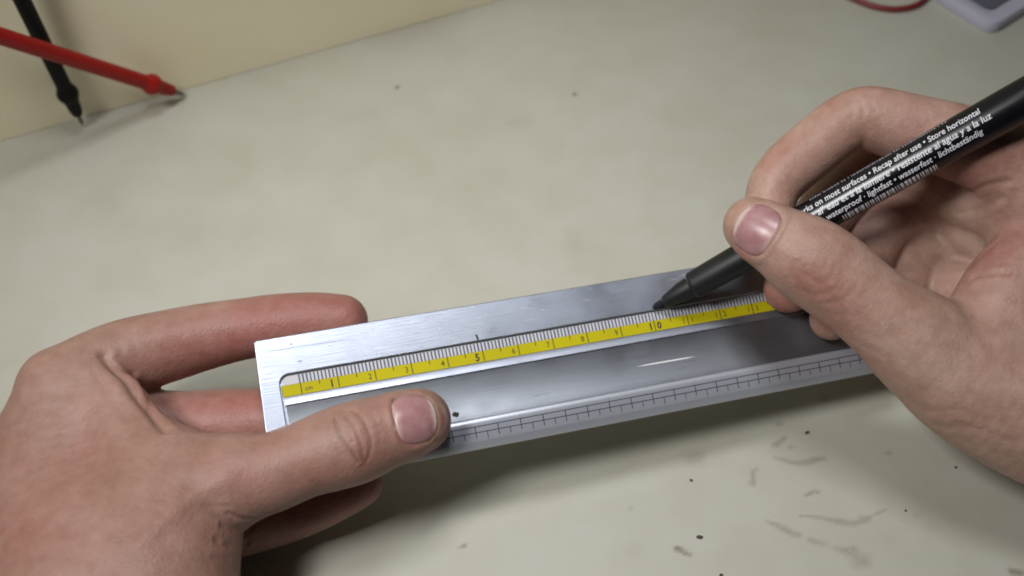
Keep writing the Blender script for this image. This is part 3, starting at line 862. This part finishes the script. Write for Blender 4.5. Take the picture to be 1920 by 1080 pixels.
# ------------------------------------------------------------------ the hand writing with the marker
def build_writing_hand():
    lo, hi = bounds([(1340, 400, 3), (1400, 600, 0), (2420, 1100, 0), (2420, 150, 6), (1600, 150, 4.5), (1900, 950, 5)], 0.9)
    H = Hand(lo, hi, 0.053)
    # hand body towards the wrist
    H.finger([(1900, 300, 4.6, 80), (2050, 400, 4.4, 120), (2250, 560, 4.2, 160), (2500, 720, 4.2, 190)], .3)
    H.finger([(1925, 390, 3.7, 84), (2080, 480, 3.7, 120), (2250, 600, 3.8, 170), (2500, 760, 4.2, 190)], 1.0)
    H.finger([(1945, 480, 3.0, 80), (2080, 560, 3.2, 120), (2250, 680, 3.6, 160)], 1.0)
    H.finger([(1950, 560, 2.6, 76), (2080, 640, 2.9, 110), (2250, 730, 3.5, 150)], 1.0)
    # thumb metacarpal, thenar
    H.finger([(1722, 643, 3.45, 93), (1800, 705, 3.3, 112), (1900, 755, 3.3, 128), (2050, 800, 3.5, 150), (2300, 840, 3.9, 180)], .8)
    H.finger([(1850, 600, 3.6, 78), (1905, 540, 3.8, 92), (1985, 500, 3.9, 112)], .40)
    H.finger([(1870, 660, 3.4, 95), (1980, 640, 3.4, 130), (2200, 700, 3.6, 150)], .7)
    # thumb
    H.finger([(1722, 643, 3.45, 93), (1660, 596, 3.6, 84), (1610, 556, 3.65, 80), (1560, 516, 3.65, 83), (1518, 488, 3.60, 82), (1470, 458, 3.45, 69), (1438, 440, 3.32, 63), (1411, 424, 3.2, 55)], .35)
    # index finger curled over the pen
    H.finger([(1900, 300, 4.6, 80), (1800, 268, 4.5, 72), (1710, 243, 4.2, 66), (1650, 226, 4.0, 62), (1612, 221, 3.85, 57), (1572, 240, 3.6, 55), (1520, 282, 3.2, 55), (1478, 318, 2.85, 53), (1452, 352, 2.6, 50), (1440, 400, 2.4, 46)], .25)
    # middle finger behind the pen, its tip on the ruler
    H.finger([(1925, 390, 3.7, 82), (1830, 366, 2.6, 70), (1740, 332, 1.7, 66), (1680, 316, 1.4, 64), (1622, 322, 1.35, 61), (1572, 366, 1.25, 56), (1528, 430, 1.15, 52), (1500, 490, .85, 49), (1478, 541, .64, 46)], .22)
    H.finger([(1960, 600, 2.7, 80), (1860, 568, 1.7, 72), (1785, 548, .8, 60)], .4)
    # ring and little finger
    H.finger([(1945, 480, 2.9, 78), (1850, 436, 1.8, 66), (1770, 404, .85, 64), (1700, 398, .75, 62), (1648, 436, .8, 57), (1618, 505, .85, 50), (1592, 562, .65, 45), (1558, 598, .56, 40)], .2)
    H.finger([(1950, 545, 2.4, 72), (1880, 500, 1.5, 64), (1805, 474, .55, 60), (1745, 472, .35, 57), (1705, 505, .5, 52), (1688, 560, .65, 44), (1672, 605, .5, 38)], .2)
    H.finish()
    H.crease([(1826, 520), (1850, 514), (1890, 512)], .05, .09); H.crease([(1820, 500), (1850, 470), (1885, 440)], .025, .12)
    H.crease([(1780, 372), (1815, 358), (1850, 348), (1890, 340)], .035, .10); H.crease([(1800, 400), (1840, 392), (1880, 372)], .03, .10)
    # thumb knuckle wrinkles
    H.crease([(1510, 515), (1535, 530), (1556, 522), (1566, 498)], .010, .07, .08); H.crease([(1495, 540), (1530, 554), (1566, 542)], .010, .08); H.crease([(1540, 570), (1580, 562), (1606, 536)], .010, .08)
    H.crease([(1528, 498), (1545, 508), (1552, 490)], .008, .06); H.crease([(1560, 590), (1610, 590)], .008, .1)
    H.crease([(1860, 690), (1900, 722)], .015, .14); H.crease([(1600, 640), (1650, 662)], .01, .12); H.crease([(1760, 800), (1820, 800), (1900, 830)], .015, .12); H.crease([(1740, 770), (1800, 772), (1880, 800)], .012, .14)
    H.crease([(1590, 190), (1600, 205), (1596, 222)], .010, .06); H.crease([(1610, 186), (1620, 204), (1616, 224)], .012, .06); H.crease([(1632, 190), (1640, 210)], .010, .06)
    H.crease([(1430, 320), (1450, 330), (1470, 350)], .010, .06); H.crease([(1440, 306), (1462, 318), (1482, 338)], .008, .06)
    for q in range(16):
        x, y = random.uniform(1560, 1900), random.uniform(560, 830); a = random.uniform(-1.2, -0.2); L = random.uniform(14, 40)
        H.crease([(x, y), (x + L * math.cos(a), y - L * math.sin(a))], .004, .05)
    H.nail((1416, 428), (-0.86, -0.51), 1.10, 1.34)
    H.paint('dark', [(1462, 415), (1450, 442), (1432, 468)], .35, .10); H.paint('red', [(1375, 440), (1385, 465), (1405, 485)], .6, .16)
    H.paint('red', [(1520, 520), (1560, 530)], .35, .45); H.paint('red', [(1640, 290), (1720, 240)], .4, .7); H.paint('red', [(1440, 300), (1480, 280)], .3, .5)
    H.paint('red', [(1445, 560), (1470, 570)], .8, .4); H.paint('red', [(1560, 610)], .4, .3); H.paint('red', [(1860, 680), (1900, 700)], .3, .7); H.paint('red', [(1860, 470), (1900, 440)], .45, .8); H.paint('red', [(1800, 340), (1880, 300)], .35, .7)
    return H.build('hand', 'bare hand writing with the black marker, thumb and index finger closed on it', M['skin_r'], M['nail'])
build_holding_hand()
build_writing_hand()

# ------------------------------------------------------------------ test probes leaning against the wall
def wall_point(px, py, off=0.0):
    d = ray(px, py); s = ((WA + WN * off - CAM) @ WN) / (d @ WN); return CAM + d * s
def probe(name, tip, back, label, mat, scale):
    """tip and back: points in the place; the body tapers from the back to the guard"""
    root = empty(name, tip); props(root, label, 'test probe', 'multimeter probes in the corner')
    a, b = np.array(tip), np.array(back)
    s = scale
    lathe('metal_tip', a, b, [(0, .02), (.12, .06), (.2, .075), (1.25 * s, .085)], M['steel'], root, 16)
    lathe('nose', a, b, [(.95 * s, .12), (1.0 * s, .18), (1.3 * s, .22), (2.35 * s, .27)], mat, root, 28)
    lathe('guard', a, b, [(2.1 * s, .25), (2.35 * s, .33), (2.62 * s, .385), (2.85 * s, .37), (3.1 * s, .30), (3.5 * s, .25)], mat, root, 32, 60)
    lathe('handle', a, b, [(3.3 * s, .265), (3.6 * s, .27), (8 * s, .275), (18 * s, .29), (22 * s, .28), (22.3 * s, .22)], mat, root, 32, 60)
    return root
tb_ = on_table(152, 224, 0.12) + WN * 0.35
probe('test_probe', tb_, wall_point(22, -40, 0.9), 'black test probe leaning on the wall, passing behind the red one', M['black_plastic'], 0.62)
tr_ = on_table(342, 167, 0.15) + WN * 0.35
probe('test_probe', tr_, wall_point(-30, 58, 2.2), 'red test probe leaning in the corner, crossing in front of the black one', M['red_plastic'], 0.60)

# ------------------------------------------------------------------ far right corner: tray and cable
def build_tray():
    c = on_table(1857, 70); a = on_table(1742, -2); b = on_table(1925, 52)
    da = (a - c) / np.linalg.norm(a - c); db = np.cross([0, 0, 1], da)
    if db @ (b - c) < 0: db = -db
    W, L, h, r = 14.0, 18.0, 0.5, 0.5
    root = empty('flat_tray', c + da * 5 + db * 5); props(root, 'pale lilac shallow tray with a slate centre at the far right corner', 'tray')
    def rounded(ins, rr):
        P = []
        for cx, cy, a0 in ((ins + rr, ins + rr, 180), (W - ins - rr, ins + rr, 270), (W - ins - rr, L - ins - rr, 0), (ins + rr, L - ins - rr, 90)):
            for k in range(7):
                an = math.radians(a0 + 15 * k); P.append((cx + rr * math.cos(an), cy + rr * math.sin(an)))
        return P
    rings = [(rounded(0.05, r), 0.01), (rounded(0, r), h * .5), (rounded(.06, r), h - .02), (rounded(.12, r), h), (rounded(.62, .35), h), (rounded(.70, .3), h - .06), (rounded(.74, .3), h - .22)]
    V, F = [], []; N = 28
    for P, z in rings:
        for x, y in P: V.append(c + db * x + da * y + np.array([0, 0, z]))
    for k in range(len(rings) - 1):
        for i in range(N): F.append((k * N + i, k * N + (i + 1) % N, (k + 1) * N + (i + 1) % N, (k + 1) * N + i))
    F.append(tuple(range(N))[::-1]); F.append(tuple((len(rings) - 1) * N + i for i in range(N)))
    o = mesh('rim', V, F, M['lilac'], root)
    bm = bmesh.new(); bm.from_mesh(o.data); bmesh.ops.recalc_face_normals(bm, faces=bm.faces); bm.to_mesh(o.data); bm.free(); auto_smooth(o, 40)
    P = rounded(.76, .28); V = [c + db * x + da * y + np.array([0, 0, h - .05]) for x, y in P] + [c + db * x + da * y + np.array([0, 0, h - .2]) for x, y in P]
    mesh('panel', V, [tuple(range(N)), tuple(range(2 * N - 1, N - 1, -1))] + [(i, N + i, N + (i + 1) % N, (i + 1) % N) for i in range(N)], M['slate'], root)
    # small notch mark on the rim
    q = c + da * 2.9 + db * .02
    V = [q + da * x + db * y + np.array([0, 0, h + .003]) for x, y in ((-.05, .1), (.05, .1), (.05, .55), (-.05, .55))]
    mesh('rim_mark', V, [(0, 1, 2, 3)], M['slate'], root)
build_tray()
wp = [on_table(*q, 0.13) for q in [(1500, -60), (1560, -22), (1612, 2), (1645, 13), (1680, 17), (1712, 12), (1735, -2), (1770, -40)]]
props(tube('cable', catmull(wp, 8), 0.12, M['wire']), 'thin dark red cable looping into view beside the lilac tray', 'cable')

# ------------------------------------------------------------------ crumbs on the table
def crumb(px, py, r, flat, label, group, seed):
    q = random.Random(seed); bm = bmesh.new(); bmesh.ops.create_icosphere(bm, subdivisions=2, radius=1.0)
    a = q.uniform(0, 3)
    for v in bm.verts:
        k = 0.7 + 0.5 * q.random()
        x, y, z = v.co.x * r * flat * k, v.co.y * r * k, v.co.z * r * .6 * k
        v.co = Vector(((x * math.cos(a) - y * math.sin(a)) * CM, (x * math.sin(a) + y * math.cos(a)) * CM, (z + r * .5) * CM))
    c = on_table(px, py)
    for v in bm.verts: v.co += Vector(c * CM)
    o = from_bm('crumb', bm, M['crumb'], None, True); props(o, label, 'crumb', group)
G = 'specks of dirt scattered on the table'
for i, (x, y, r, fl, lb) in enumerate([
        (1296, 901, .04, 1.2, 'tiny dark speck on the table just below the faint round grey stain'),
        (1792, 877, .042, 1.1, 'tiny dark speck on the table nearest the writing wrist'),
        (1698, 958, .034, 1.1, 'tiny dark speck on the table right of the long wavy brown smear'),
        (1352, 1079, .04, 1.6, 'dark speck cut by the bottom edge of the view'),
        (1077, 177, .034, 1.2, 'right one of two tiny specks far back on the table'),
        (745, 165, .036, 1.3, 'left one of two tiny specks far back on the table')]):
    crumb(x, y, r, fl, lb, G, i)
crumb(1513, 812, .045, 2.0, 'dark crumb in the shadow below the ruler, nearest its right end', None, 21)
crumb(1312, 1008, .055, 1.7, 'largest dark flake of dirt near the bottom edge, below the ruler', None, 22)
